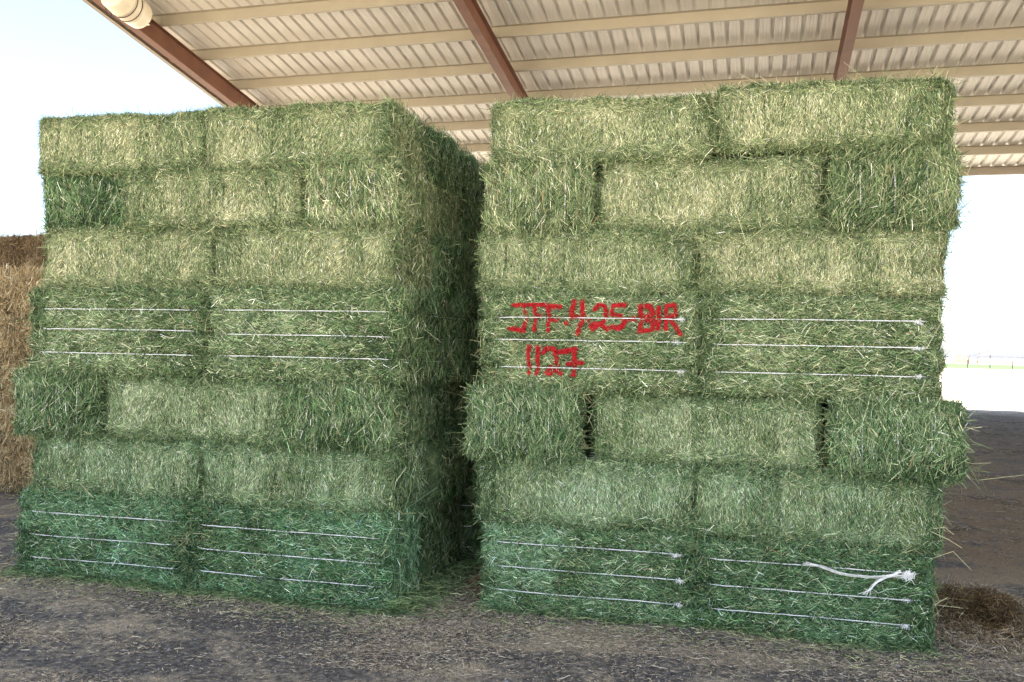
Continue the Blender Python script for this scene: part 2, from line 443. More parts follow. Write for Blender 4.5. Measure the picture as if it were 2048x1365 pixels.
put_bale(-1.62, -.312, z0, z1, YR, .42, 'string', 'hay bale sprayed with the red lettering JFF.4-25-BIR and 1127', G_R, green=.25, teal=.08, paint=True, knots=[-.40, -.425, -.405], tw_off=.032, front=1.25)
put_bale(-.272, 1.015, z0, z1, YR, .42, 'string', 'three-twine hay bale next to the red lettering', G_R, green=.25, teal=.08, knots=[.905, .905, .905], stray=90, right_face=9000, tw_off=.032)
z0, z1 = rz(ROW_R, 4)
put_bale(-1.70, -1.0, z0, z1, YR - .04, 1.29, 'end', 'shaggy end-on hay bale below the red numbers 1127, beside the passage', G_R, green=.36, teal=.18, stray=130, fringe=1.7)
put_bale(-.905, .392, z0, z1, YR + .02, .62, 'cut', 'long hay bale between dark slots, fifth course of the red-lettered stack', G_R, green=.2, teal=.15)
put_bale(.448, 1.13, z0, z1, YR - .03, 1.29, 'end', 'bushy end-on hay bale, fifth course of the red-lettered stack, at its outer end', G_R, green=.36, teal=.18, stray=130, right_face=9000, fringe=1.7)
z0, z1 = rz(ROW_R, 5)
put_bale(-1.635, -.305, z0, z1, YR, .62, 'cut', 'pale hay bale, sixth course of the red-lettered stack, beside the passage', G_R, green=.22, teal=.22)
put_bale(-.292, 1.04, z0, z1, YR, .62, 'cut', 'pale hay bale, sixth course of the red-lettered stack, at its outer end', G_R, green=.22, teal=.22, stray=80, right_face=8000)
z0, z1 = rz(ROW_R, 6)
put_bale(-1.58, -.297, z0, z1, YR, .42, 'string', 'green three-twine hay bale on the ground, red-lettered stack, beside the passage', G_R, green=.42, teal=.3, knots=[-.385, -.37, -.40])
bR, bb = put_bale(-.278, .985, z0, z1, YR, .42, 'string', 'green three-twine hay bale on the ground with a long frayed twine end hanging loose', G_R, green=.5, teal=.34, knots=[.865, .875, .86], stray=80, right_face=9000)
# frayed loose twine on that bale
tails = [[(.309,.443),(.404,.436),(.472,.408),(.565,.393),(.684,.392),(.801,.412),(.878,.411)], [(.826,.437),(.788,.411),(.71,.377),(.672,.332),(.654,.294)]]
topt = [c for c in bR.children if c.name.startswith('twine')][2]
for ti, tl in enumerate(tails):
    tl = np.array(tl); mb = MB()
    tt = np.linspace(0, 1, len(tl)); ts = np.linspace(0, 1, 26)
    X = np.interp(ts, tt, tl[:, 0]); Z = np.interp(ts, tt, tl[:, 1])
    k = np.ones(5) / 5
    X = np.convolve(np.pad(X, 2, 'edge'), k, 'valid'); Z = np.convolve(np.pad(Z, 2, 'edge'), k, 'valid')
    for s in range(14):
        fray = (ts > .8) * (ts - .8) * 5 if ti else (ts < .12) * (.12 - ts) * 3
        j = R.normal(0, .0042, 3); ph = R.uniform(0, 6.28, 2); wf = R.uniform(14, 30); g = R.normal(0, .022, 2)
        mb.tube(np.stack([X - bR.location.x + j[0] + fray * g[0], np.full(26, YR - .045 - bR.location.y) + j[1] + .006 * np.sin(ts * 9 + s), Z - bR.location.z + j[2] + .0022 * np.sin(ts * wf + ph[0]) + fray * g[1] * .7], 1), .0011, 3)
    mb.build('frayed_end', M_TWINE, topt)
fuzzy_knot(topt, (.865 - bR.location.x, YR - .05 - bR.location.y, .405 - bR.location.z), .05, 70, 5)

# left-hand stack, top course downwards
z0, z1 = rz(ROW_L, 0)
put_bale(-4.74, -3.465, z0, z1, YL, .62, 'cut', 'hay bale on top of the unmarked stack at its outer end, underside overhanging', G_L, green=.05, top=8000, left_face=5000, stray=70)
put_bale(-3.452, -2.165, z0, z1 + .01, YL, .62, 'cut', 'hay bale on top of the unmarked stack beside the passage', G_L, green=.05, top=8000, right_face=15000, stray=70)
z0, z1 = rz(ROW_L, 1)
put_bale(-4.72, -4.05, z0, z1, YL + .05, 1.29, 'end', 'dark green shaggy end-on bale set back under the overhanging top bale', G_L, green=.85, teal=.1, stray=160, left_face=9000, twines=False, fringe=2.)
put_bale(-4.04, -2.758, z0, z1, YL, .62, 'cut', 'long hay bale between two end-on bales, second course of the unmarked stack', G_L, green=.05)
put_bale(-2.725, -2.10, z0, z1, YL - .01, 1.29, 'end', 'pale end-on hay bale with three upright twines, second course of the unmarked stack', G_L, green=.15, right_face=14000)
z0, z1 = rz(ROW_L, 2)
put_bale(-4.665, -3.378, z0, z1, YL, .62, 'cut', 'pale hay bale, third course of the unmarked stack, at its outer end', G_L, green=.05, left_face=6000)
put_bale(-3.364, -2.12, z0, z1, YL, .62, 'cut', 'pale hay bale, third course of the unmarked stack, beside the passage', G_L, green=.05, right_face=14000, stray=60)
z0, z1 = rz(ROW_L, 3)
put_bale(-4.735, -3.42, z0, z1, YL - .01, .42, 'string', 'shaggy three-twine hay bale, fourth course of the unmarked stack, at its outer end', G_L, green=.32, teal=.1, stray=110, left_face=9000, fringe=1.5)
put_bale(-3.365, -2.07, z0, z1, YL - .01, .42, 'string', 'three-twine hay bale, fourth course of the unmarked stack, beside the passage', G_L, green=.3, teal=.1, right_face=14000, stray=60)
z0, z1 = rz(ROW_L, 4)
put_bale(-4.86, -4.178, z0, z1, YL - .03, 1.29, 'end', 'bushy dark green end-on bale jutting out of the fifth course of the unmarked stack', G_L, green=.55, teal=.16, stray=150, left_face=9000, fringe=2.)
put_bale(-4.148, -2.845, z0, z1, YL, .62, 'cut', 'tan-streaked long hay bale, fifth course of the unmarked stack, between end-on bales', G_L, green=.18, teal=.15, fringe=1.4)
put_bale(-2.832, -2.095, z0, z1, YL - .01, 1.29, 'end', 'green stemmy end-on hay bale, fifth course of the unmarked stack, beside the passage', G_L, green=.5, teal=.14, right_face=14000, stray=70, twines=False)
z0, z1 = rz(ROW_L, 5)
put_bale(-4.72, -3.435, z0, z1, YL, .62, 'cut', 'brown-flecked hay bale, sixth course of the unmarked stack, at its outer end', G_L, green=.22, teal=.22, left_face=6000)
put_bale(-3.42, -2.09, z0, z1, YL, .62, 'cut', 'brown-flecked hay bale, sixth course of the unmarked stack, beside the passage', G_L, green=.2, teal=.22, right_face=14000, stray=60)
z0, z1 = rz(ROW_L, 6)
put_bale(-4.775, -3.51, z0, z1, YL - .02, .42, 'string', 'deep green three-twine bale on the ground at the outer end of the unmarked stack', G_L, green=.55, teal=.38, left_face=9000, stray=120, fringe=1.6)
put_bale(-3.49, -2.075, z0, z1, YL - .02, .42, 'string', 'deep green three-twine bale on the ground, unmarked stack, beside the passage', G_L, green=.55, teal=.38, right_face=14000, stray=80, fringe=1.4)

# bales behind the front ones: those that line the passage show their flank, the rest close the stacks from behind, some shifted to block light
GP = 'hay bales lining the dark passage'
depth_words = ['', 'first', 'second', 'third', 'fourth', 'fifth', 'sixth', 'seventh']
protos = {}
def copy_bale(key, x0, x1, z0, z1, yf, depth, label, group, tint=1., dx=0.):
    """first one of a kind is built, later ones are copies with their twines"""
    if key not in protos:
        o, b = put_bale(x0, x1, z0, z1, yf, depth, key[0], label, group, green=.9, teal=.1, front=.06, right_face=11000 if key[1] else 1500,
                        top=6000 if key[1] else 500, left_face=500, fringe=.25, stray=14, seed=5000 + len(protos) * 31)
        protos[key] = o
    else:
        s = protos[key]; o = s.copy(); COL.objects.link(o)
        sw = (x1 - x0 - .024) / s['w']; sh = (z1 - z0 - .006) / s['h']
        for c in s.children:
            k = c.copy(); COL.objects.link(k); k.parent = o
        o.location = ((x0 + x1) / 2, yf + depth / 2, z0 + .003); o.scale = (sw, 1, sh)
        tag(o, label, 'hay bale', group)
    if 'w' not in o: o['w'] = x1 - x0 - .024; o['h'] = z1 - z0 - .006
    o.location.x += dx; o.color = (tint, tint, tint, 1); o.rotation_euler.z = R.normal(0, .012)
    return o
xin = [-2.20, -2.10, -2.10, -2.06, -2.10, -2.09, -2.07]
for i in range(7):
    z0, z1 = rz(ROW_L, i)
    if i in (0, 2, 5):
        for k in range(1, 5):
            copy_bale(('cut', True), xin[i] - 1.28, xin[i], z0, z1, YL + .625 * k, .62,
                      f'shaded bale lining the passage, {crs[i]} course of the unmarked stack, {depth_words[k + 1]} from the front', GP, R.uniform(.85, 1.05), R.uniform(-.05, .06) + (.03 * k if i > 1 else 0))  # drifts inward with depth to narrow and darken the passage
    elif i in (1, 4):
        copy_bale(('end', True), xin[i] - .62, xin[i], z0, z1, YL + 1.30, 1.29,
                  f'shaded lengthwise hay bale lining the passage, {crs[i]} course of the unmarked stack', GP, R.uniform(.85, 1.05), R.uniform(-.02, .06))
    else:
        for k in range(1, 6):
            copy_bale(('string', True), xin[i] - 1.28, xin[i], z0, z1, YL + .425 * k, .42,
                      f'shaded upright bale lining the passage, {crs[i]} course of the unmarked stack, {depth_words[k + 1]} from the front', GP, R.uniform(.85, 1.05), R.uniform(-.05, .06) + (.03 * k if i > 1 else 0))  # same inward drift, so less light gets into the passage
GB = 'hay bales hidden behind the front row'
for i in range(7):
    for (T, Y, xs, nm) in ((ROW_R, YR, (-1.60, -.29, 1.02), SR),):
        z0, z1 = rz(T, i)
        halves = ((xs[0], xs[1] - .01, 'inner half'), (xs[1] + .01, xs[2], 'outer half'))
        if i in (0, 2, 5):
            for k in (1, 2, 3):
                for a, bq, w in halves[:2 if k == 1 else 1]:
                    block_shift = -.13 * (k - 1)  # unseen rear bales pushed sideways to shut the passage and darken it
                    copy_bale(('cut', False), a + block_shift, bq + block_shift, z0, z1, Y + .625 * k, .62, f'rear bale of the {nm}, {crs[i]} course, {w}, {depth_words[k + 1]} from the front', GB)
        elif i in (1, 4):
            copy_bale(('cut', False), xs[0] + .70, xs[0] + 1.98, z0, z1, Y + .65, .62, f'rear bale behind the dark slot, {crs[i]} course of the {nm}', GB)
            copy_bale(('cut', False), xs[0], xs[0] + 1.28, z0, z1, Y + 1.31, .62, f'rear bale of the {nm}, {crs[i]} course, behind the end-on bale', GB)
            copy_bale(('cut', False), xs[0] - .28, xs[0] + 1.0, z0, z1, Y + 1.94, .62, f'rear bale of the {nm}, {crs[i]} course, rearmost', GB)  # unseen, set across the rear of the passage to keep light out
        else:
            for k in (1, 2, 3, 4, 5):
                for a, bq, w in halves[:2 if k == 1 else 1]:
                    block_shift = -.08 * (k - 1)  # unseen upright bales step into the passage to block light from behind
                    copy_bale(('string', False), a + block_shift, bq + block_shift, z0, z1, Y + .425 * k, .42, f'rear upright bale of the {nm}, {crs[i]} course, {w}, {depth_words[k + 1]} from the front', GB)

# ------------------------------------------------------------------ old brown stack at the far left
GO = 'old brown hay bales at the far left'
br = []
def brown_bale(seed):
    b = Bale(.61, 1.25, .455, 'end', seed, .11, 2.2)
    me, _ = bale_mesh(b, 'old_hay_bale', {(1, -1): 12000, (0, 1): 3000, (0, -1): 1500, (2, 1): 6000}, palette=PAL_BROWN, fringe=1.6, stray=90, wmul=1.7, shag={(1, -1): 1500})
    co = np.empty(len(me.vertices) * 3, np.float32); me.vertices.foreach_get('co', co)
    co = co.reshape(-1, 3); co[:, 2] += .2275; me.vertices.foreach_set('co', co.ravel()); me.update(); return me
bmeshes = [brown_bale(900 + i) for i in range(3)]
bn = 0
for c, (xc, cw) in enumerate(((-7.67, 'outer column'), (-7.03, 'column touching the green stack'))):
    for i in range(5):
        o = link(bpy.data.objects.new('old_hay_bale', bmeshes[(i + 2 * c) % 3]))
        o.location = (xc + R.normal(0, .02), 8.75 + R.normal(0, .03), i * .462); o.rotation_euler.z = R.normal(0, .03)
        nmr = ['lowest', 'second lowest', 'middle', 'second highest', 'highest'][i]
        tag(o, f'old brown bale end, {nmr} in the {cw}', 'hay bale', GO)
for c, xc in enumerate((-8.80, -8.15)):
    o = link(bpy.data.objects.new('old_hay_bale', bmeshes[c])); o.location = (xc, 9.95, 2.36); o.color = (.48, .42, .38, 1)  # dark object colour stands in for shade on these two bales
    tag(o, 'shade-tinted dark bale set back on top of the old stack, ' + ('outer one' if c == 0 else 'beside the green stack'), 'hay bale', GO)
for i in range(5):
    for c, xc in enumerate((-8.80, -8.15)):
        o = link(bpy.data.objects.new('old_hay_bale', bmeshes[(i + c) % 3])); o.location = (xc, 10.0, i * .462)
        tag(o, f'old brown bale buried in the rear row, {["lowest","second lowest","middle","second highest","highest"][i]}, {"outer" if c == 0 else "inner"} column', 'hay bale', GO)

# ------------------------------------------------------------------ the barn
RS = math.tan(math.radians(8.8)); RZ0 = 11.2; SKEW = -.034
Y_EAVE, Y_RIDGE = 28.67, -2.9
def rp(x, y, dz=0.): return (x, y + SKEW * x, RZ0 - RS * y + dz)   # the underside of the purlins is dz = 0
barn = link(bpy.data.objects.new('hay_barn', None)); barn.location = (0, 0, 0)
tag(barn, 'open steel hay barn with ribbed cream roof, cream purlins and rust-red rafters', 'barn')
X0, X1 = -13.66, 16.6
# ribbed roof sheet: one profile swept down the slope
prof = []
x = X0
while x < X1:
    for dx, dz in ((0, 0), (.050, .0), (.058, .004), (.072, .004), (.080, 0), (.112, 0), (.120, .004), (.134, .004), (.142, 0), (.186, 0), (.216, .048), (.258, .048), (.288, 0)):
        prof.append((x + dx, dz))
    x += .305
mb = MB(); PH = .215
ys = np.linspace(Y_RIDGE, Y_EAVE + .35, 14)
Vv = [rp(px, y, PH + pz) for y in ys for px, pz in prof]; npf = len(prof)
mb.add(Vv, [(j * npf + i, j * npf + i + 1, (j + 1) * npf + i + 1, (j + 1) * npf + i) for j in range(len(ys) - 1) for i in range(npf - 1)])
roof = mb.build('roof_sheet', M_CREAM, barn)
sm = roof.modifiers.new('thickness', 'SOLIDIFY'); sm.thickness = .002; sm.offset = 1
# purlins (Z sections)
for k in range(0, 23):
    y = Y_EAVE - 1.62 * k
    if y < Y_RIDGE + .1: break
    mb = MB(); t = .004
    S = lambda q: rp(q[0], q[1], q[2])
    mb.box(X0 + .03, X1 - .05, y, y + t, 0, PH - .003, S)                       # web
    mb.box(X0 + .03, X1 - .05, y + t, y + .065, 0, t, S)                       # lower lip, turned away
    mb.box(X0 + .03, X1 - .05, y - .065, y, PH - .003 - t, PH - .003, S)       # upper flange
    mb.box(X0 + .03, X1 - .05, y + .061, y + .065, t, .02, S)
    mb.build('purlin', M_EAVE if k == 0 else M_PURLIN, barn)
FX = [-12.80, -5.52, 1.75, 9.02, 16.29]
for x in FX:
    mb = MB(); S = lambda q: rp(q[0] + 0, q[1], q[2])
    mb.box(x - .10, x + .10, Y_RIDGE, Y_EAVE, -.014, -.002, S)                  # top flange
    mb.box(x - .006, x + .006, Y_RIDGE, Y_EAVE, -.43, -.014, S)                 # web
    mb.box(x - .10, x + .10, Y_RIDGE, Y_EAVE, -.444, -.43, S)                   # bottom flange
    r_ = mb.build('rafter', M_RUST, barn)
    cb = MB(); yy = Y_EAVE - .35 + SKEW * x; zt = RZ0 - RS * (Y_EAVE - .35) - .45
    cb.box(x - .10, x + .10, yy - .15, yy - .138, 0, zt); cb.box(x - .10, x + .10, yy + .138, yy + .15, 0, zt); cb.box(x - .005, x + .005, yy - .138, yy + .138, 0, zt)
    cb.build('column', M_RUST, barn)
    gb = MB()
    for k in range(0, 22):                                                    # purlin clips with bolt pairs
        y = Y_EAVE - 1.62 * k
        if y < Y_RIDGE + .2: break
        gb.box(x + .02, x + .12, y - .009, y - .001, .02, .19, S)
    gb.build('purlin_clips', M_PURLIN, barn)
mb = MB(); S = lambda q: rp(q[0], q[1], q[2])
mb.box(X0 - .012, X0 + .008, Y_RIDGE, Y_EAVE + .3, -.06, .27, S); mb.box(X0 + .008, X0 + .10, Y_RIDGE, Y_EAVE + .3, -.06, -.05, S)
mb.build('rake_trim', M_EAVE, barn)

# barrel strapped under the end rafter
def barrel():
    e = link(bpy.data.objects.new('plastic_barrel', None)); e.location = rp(-12.42, 15.85, -.52 + .17)
    tag(e, 'cream plastic barrel strapped with dark wire to the rust-red end rafter', 'barrel')
    ax = np.array([0, math.cos(math.radians(8.8)), -math.sin(math.radians(8.8))])
    prof = [(-.49, 0), (-.49, .10), (-.485, .235), (-.465, .27), (-.43, .288), (-.25, .297), (-.17, .303), (-.15, .312), (-.13, .303), (.12, .303), (.14, .312), (.16, .303), (.30, .296), (.42, .284), (.455, .268), (.478, .24), (.482, .21), (.47, .205), (.47, 0)]
    n = 40; V = []; u = np.array([1., 0, 0]); v = np.cross(ax, u)
    for a, r in prof:
        for k in range(n):
            th = 2 * PI * k / n; V.append(ax * a + r * (math.cos(th) * u + math.sin(th) * v))
    F = [(i * n + k, i * n + (k + 1) % n, (i + 1) * n + (k + 1) % n, (i + 1) * n + k) for i in range(len(prof) - 1) for k in range(n)]
    MB().add(V, F).build('drum', M_BARREL, e, True)
    for a in (-.08, .075):
        pts = []
        for k in range(34):                                   # loop round barrel and rafter web
            th = 2 * PI * k / 34; rr = .312; ex = rr * math.cos(th)
            if ex < -.12: ex *= 1.45
            pts.append(ax * a + ex * u + rr * math.sin(th) * v)
        MB().tube(pts, .009, 6, close=True).build('strap', M_STRAP, e)
    MB().box(-.10, .10, .30, .62, -.20, -.185).build('bracket', M_BARREL, e)
    return e
barrel()

# ------------------------------------------------------------------ ground
def ground_material():
    m, nt, b = mat('barn_floor_soil')
    tc = nd(nt, 'ShaderNodeTexCoord'); L = nt.links.new
    def noise(scale, detail=6., stretch=None, dist=0.):
        n = nd(nt, 'ShaderNodeTexNoise', Scale=scale, Detail=detail, Distortion=dist)
        if stretch:
            mp = nd(nt, 'ShaderNodeMapping'); mp.inputs['Scale'].default_value = stretch; L(tc.outputs['Object'], mp.inputs[0]); L(mp.outputs[0], n.inputs['Vector'])
        else: L(tc.outputs['Object'], n.inputs['Vector'])
        return n
    fine = noise(38, 8.); grain = noise(170, 5.); big = noise(1.1, 6., (1, 1.5, 1)); streak = noise(1.5, 10., (.9, 1.25, 1), .9); mid = noise(21, 6.)
    soil = ramp(nt, [(.32, (.030, .032, .034)), (.52, (.074, .076, .080)), (.72, (.155, .155, .157))]); L(fine.outputs['Fac'], soil.inputs[0])
    chaff_n = ramp(nt, [(.30, (.17, .155, .12)), (.7, (.45, .405, .315))]); L(grain.outputs['Fac'], chaff_n.inputs[0])
    chaff_b = ramp(nt, [(.30, (.070, .050, .030)), (.7, (.25, .185, .112))]); L(grain.outputs['Fac'], chaff_b.inputs[0])
    syb = nd(nt, 'ShaderNodeSeparateXYZ'); L(tc.outputs['Object'], syb.inputs[0]); bk = nd(nt, 'ShaderNodeMapRange'); L(syb.outputs['Y'], bk.inputs[0]); bk.inputs[1].default_value = 5.8; bk.inputs[2].default_value = 8.5
    chaff = nd(nt, 'ShaderNodeMix', data_type='RGBA'); L(bk.outputs[0], chaff.inputs[0]); L(chaff_n.outputs[0], chaff.inputs[6]); L(chaff_b.outputs[0], chaff.inputs[7])
    msk = ramp(nt, [(.43, (.05, .05, .05)), (.63, (1, 1, 1))]); sxy = nd(nt, 'ShaderNodeSeparateXYZ'); L(tc.outputs['Object'], sxy.inputs[0])
    back = nd(nt, 'ShaderNodeMapRange'); L(sxy.outputs['Y'], back.inputs[0]); back.inputs[1].default_value = 5.5; back.inputs[2].default_value = 10.; back.inputs[3].default_value = -.03; back.inputs[4].default_value = .16
    sm_ = nd(nt, 'ShaderNodeMath', operation='MULTIPLY_ADD'); L(mid.outputs['Fac'], sm_.inputs[0]); sm_.inputs[1].default_value = .5; L(streak.outputs['Fac'], sm_.inputs[2])
    s2 = nd(nt, 'ShaderNodeMath', operation='SUBTRACT'); L(sm_.outputs[0], s2.inputs[0]); s2.inputs[1].default_value = .25
    sa = nd(nt, 'ShaderNodeMath', operation='ADD'); L(s2.outputs[0], sa.inputs[0]); L(back.outputs[0], sa.inputs[1]); L(sa.outputs[0], msk.inputs[0])
    msk2 = ramp(nt, [(.34, (.1, .1, .1)), (.56, (1, 1, 1))]); L(grain.outputs['Fac'], msk2.inputs[0])
    mm = nd(nt, 'ShaderNodeMath', operation='MULTIPLY'); L(msk.outputs[0], mm.inputs[0]); L(msk2.outputs[0], mm.inputs[1])
    m1 = nd(nt, 'ShaderNodeMix', data_type='RGBA'); L(mm.outputs[0], m1.inputs[0]); L(soil.outputs[0], m1.inputs[6]); L(chaff.outputs[2], m1.inputs[7])
    # beyond the barn the yard is bare pale dust
    sx = nd(nt, 'ShaderNodeSeparateXYZ'); L(tc.outputs['Object'], sx.inputs[0])
    wob = nd(nt, 'ShaderNodeMath', operation='MULTIPLY_ADD'); L(big.outputs['Fac'], wob.inputs[0]); wob.inputs[1].default_value = 5.; L(sx.outputs['Y'], wob.inputs[2])
    far = nd(nt, 'ShaderNodeMapRange'); L(wob.outputs[0], far.inputs[0]); far.inputs[1].default_value = 31.; far.inputs[2].default_value = 36.5
    near = nd(nt, 'ShaderNodeMapRange'); L(wob.outputs[0], near.inputs[0]); near.inputs[1].default_value = 2.6; near.inputs[2].default_value = -1.5
    mxx = nd(nt, 'ShaderNodeMath', operation='MAXIMUM'); L(far.outputs[0], mxx.inputs[0]); L(near.outputs[0], mxx.inputs[1])
    dust = ramp(nt, [(.35, (.46, .41, .33)), (.65, (.58, .52, .42))]); L(big.outputs['Fac'], dust.inputs[0])
    m2 = nd(nt, 'ShaderNodeMix', data_type='RGBA'); L(mxx.outputs[0], m2.inputs[0]); L(m1.outputs[2], m2.inputs[6]); L(dust.outputs[0], m2.inputs[7])
    L(m2.outputs[2], b.inputs['Base Color']); b.inputs['Roughness'].default_value = .95; b.inputs['Specular IOR Level'].default_value = .12
    ad = nd(nt, 'ShaderNodeMath', operation='MULTIPLY_ADD'); L(grain.outputs['Fac'], ad.inputs[0]); ad.inputs[1].default_value = .5; L(fine.outputs['Fac'], ad.inputs[2])
    bp = nd(nt, 'ShaderNodeBump', Strength=.9, Distance=.02); L(ad.outputs[0], bp.inputs['Height']); L(bp.outputs[0], b.inputs['Normal'])
    return m
def spaced(lo, hi, c, n, k):
    t = np.linspace(-1, 1, n); s = np.sinh(k * t) / math.sinh(k); return np.where(s < 0, c + s * (c - lo), c + s * (hi - c))
gx = spaced(-4200, 4200, -.5, 220, 9.2); gy = spaced(-600, 4200, 6., 240, 8.6)
GXm, GYm = np.meshgrid(gx, gy, indexing='ij'); GP_ = np.stack([GXm.ravel(), GYm.ravel(), np.zeros(GXm.size)], 1)
gn1, gn2, gn3 = Noise(1, 1.3), Noise(2, 6.), Noise(3, 19.)
PILE = [(1.42, 6.62, .17, .42, .34), (1.95, 6.35, .07, .4, .22), (1.22, 5.85, .05, .26, .16), (-1.72, 6.05, .09, .16, .14)]
def gz(P):
    fade = np.exp(-(np.abs(P[:, 1] - 8) / 25) ** 2) * np.exp(-(np.abs(P[:, 0]) / 25) ** 2)
    z = fade * (.012 * gn1(P) + .006 * gn2(P) + .0035 * gn3(P))
    under = np.clip(1 - np.abs(P[:, 1] - 6.3) / 2., 0, 1) * 0
    return np.where(fade > 1e-4, z, 0) + under
GP_[:, 2] = gz(GP_)
I = np.arange(GXm.size).reshape(GXm.shape)
g = link(bpy.data.objects.new('ground', np_mesh('ground', GP_, np.stack([I[:-1, :-1], I[1:, :-1], I[1:, 1:], I[:-1, 1:]], -1).reshape(-1, 4), [ground_material()], smooth=True)))
tag(g, kind='structure')

# litter on the ground: straw, chaff, pebbles
def scatter(N, box, dens):
    out = []
    while sum(map(len, out)) < N:
        P = np.stack([R.uniform(box[0], box[1], 4 * N), R.uniform(box[2], box[3], 4 * N), np.zeros(4 * N)], 1)
        out.append(P[R.uniform(size=len(P)) < dens(P)])
    P = np.concatenate(out)[:N]; P[:, 2] = gz(P); return P
ln1, ln2 = Noise(31, 1.8), Noise(32, 5.)
def litter_dens(P):
    v = ln1(P * np.array([.9, 1.5, 1])) * .6 + ln2(P * np.array([.9, 1.4, 1])) * .5
    base = np.exp(-np.abs(P[:, 1] - 5.2) / .28) * .6 + .5 * np.exp(-((P[:, 0] + 1.75) / .45) ** 2) * (P[:, 1] > 4.3)
    return np.clip(.035 + .6 * np.clip(v - .25, 0, 1.5) + base, 0, 1)
def lay(name, P, lm, wmul, palette, ulo, uhi, lift, green=0.):
    N = len(P); n = np.tile([0, 0, 1.], (N, 1)) + R.normal(0, .12, (N, 3)); n /= np.linalg.norm(n, axis=1)[:, None]
    a = R.uniform(0, PI, N); t = np.stack([np.cos(a), np.sin(a), R.normal(0, .10, N)], 1); t /= np.linalg.norm(t, axis=1)[:, None]
    L = R.gamma(3., lm / 3, N) + .006
    return strands(P + np.array([0, 0, 1]) * R.uniform(0, lift, (N, 1)), n, t, L, R.uniform(.0016, .0038, N) * wmul, R.normal(.03, .1, N) * L, np.zeros((N, 3)) + .002,
                   pal(palette, R.uniform(ulo, uhi, N)) * R.uniform(.75, 1.2, (N, 1)))
parts = [lay('a', scatter(90000, (-6.5, 2.6, 3.2, 5.75), litter_dens), .017, 1., PAL_LITTER, .05, .8, .008),
         lay('b', scatter(1500, (-6.5, 2.8, 3.2, 6.), litter_dens), .05, 1., PAL_LITTER, .2, .9, .010),
         lay('c', scatter(26000, (1.0, 5.0, 5.2, 14.), litter_dens), .045, 1.3, PAL_LITTER, .0, .55, .008),
         lay('d', scatter(22000, (1.5, 11., 9., 31.), litter_dens), .10, 2.4, PAL_LITTER, .0, .45, .010),
         lay('e', scatter(9000, (-2.2, -1.5, 5.1, 9.), lambda P: np.full(len(P), .8)), .035, 1., PAL_LITTER, .05, .9, .02),
         lay('f', scatter(9000, (-9.5, -4.6, 4.6, 8.4), litter_dens), .05, 1., PAL_BROWN, .2, .95, .015)]
def join(parts):
    V, F, C = [], [], []; k = 0
    for v, f, c in parts: V.append(v); F.append(f + k); C.append(c); k += len(v)
    return np.concatenate(V), np.concatenate(F), np.concatenate(C)
V, F, C = join(parts)
o = link(bpy.data.objects.new('straw_litter', np_mesh('straw_litter', V, F, [M_HAY], np.clip(C, 0, 1), False))); tag(o, 'tan straw and chaff strewn over the dark barn floor', 'straw litter', kind='stuff')
# green stems fallen along the foot of both stacks
def skirt(N, x0, x1, y, sp):
    P = np.stack([R.uniform(x0, x1, N), y - np.abs(R.normal(0, sp, N)), np.zeros(N)], 1); P[:, 2] = gz(P) + R.uniform(0, .05, N) * np.exp(-(y - P[:, 1]) / .04); return P
ps = [lay('g', skirt(5200, -4.85, -2.0, YL - .005, .06), .055, 1.05, PAL_GREEN * np.array([.72, .95, .95]), .0, .75, .02),
      lay('h', skirt(2600, -1.6, 1.02, YR - .0, .035), .05, 1.05, PAL_GREEN * np.array([.72, .95, .95]), .0, .75, .015)]
ps += [lay('j', skirt(1500, -4.9, -1.9, YL - .02, .22), .05, 1.0, PAL_GREEN * np.array([.85, .95, .9]), .1, .95, .012), lay('k', skirt(1300, -1.9, 1.15, YR - .02, .20), .05, 1.0, PAL_GREEN * np.array([.85, .95, .9]), .1, .95, .012)]
q = np.stack([-2.07 + np.abs(R.normal(0, .14, 3600)), R.uniform(5.2, 7.2, 3600), R.uniform(0, .06, 3600)], 1)
ps.append(lay('i', q, .07, 1.1, PAL_GREEN * np.array([.75, .95, .9]), .0, .8, .05))
V, F, C = join(ps)
o = link(bpy.data.objects.new('loose_hay', np_mesh('loose_hay', V, F, [M_HAY], np.clip(C, 0, 1), False))); tag(o, 'loose green stems fallen along the foot of the stacks', 'loose hay', kind='stuff')
# pebbles
N = 5200; P = scatter(N, (-6.5, 3.5, 3.2, 7.5), lambda P: np.full(len(P), .9)); r = R.gamma(2.2, .0022, N) + .002
ico = np.array([(0, 0, 1), (.89, 0, .45), (.28, .85, .45), (-.72, .53, .45), (-.72, -.53, .45), (.28, -.85, .45), (.0, 0, -.3)])
V = (P[:, None, :] + ico[None] * r[:, None, None] * R.uniform(.6, 1.3, (N, 7, 1)) * np.array([1, 1, .7])).reshape(-1, 3)
tri = np.array([(0, 1, 2), (0, 2, 3), (0, 3, 4), (0, 4, 5), (0, 5, 1), (6, 2, 1), (6, 3, 2), (6, 4, 3), (6, 5, 4), (6, 1, 5)])
F3 = ((np.arange(N) * 7)[:, None, None] + tri[None]).reshape(-1, 3)
cc = np.repeat(np.array([.10, .10, .105]) * R.uniform(.35, 2.0, (N, 1)), 7, 0)
o = link(bpy.data.objects.new('gravel', np_mesh('gravel', V, None, [M_HAY], cc, False, None, F3))); tag(o, 'fine dark gravel on the barn floor', 'gravel', kind='stuff')

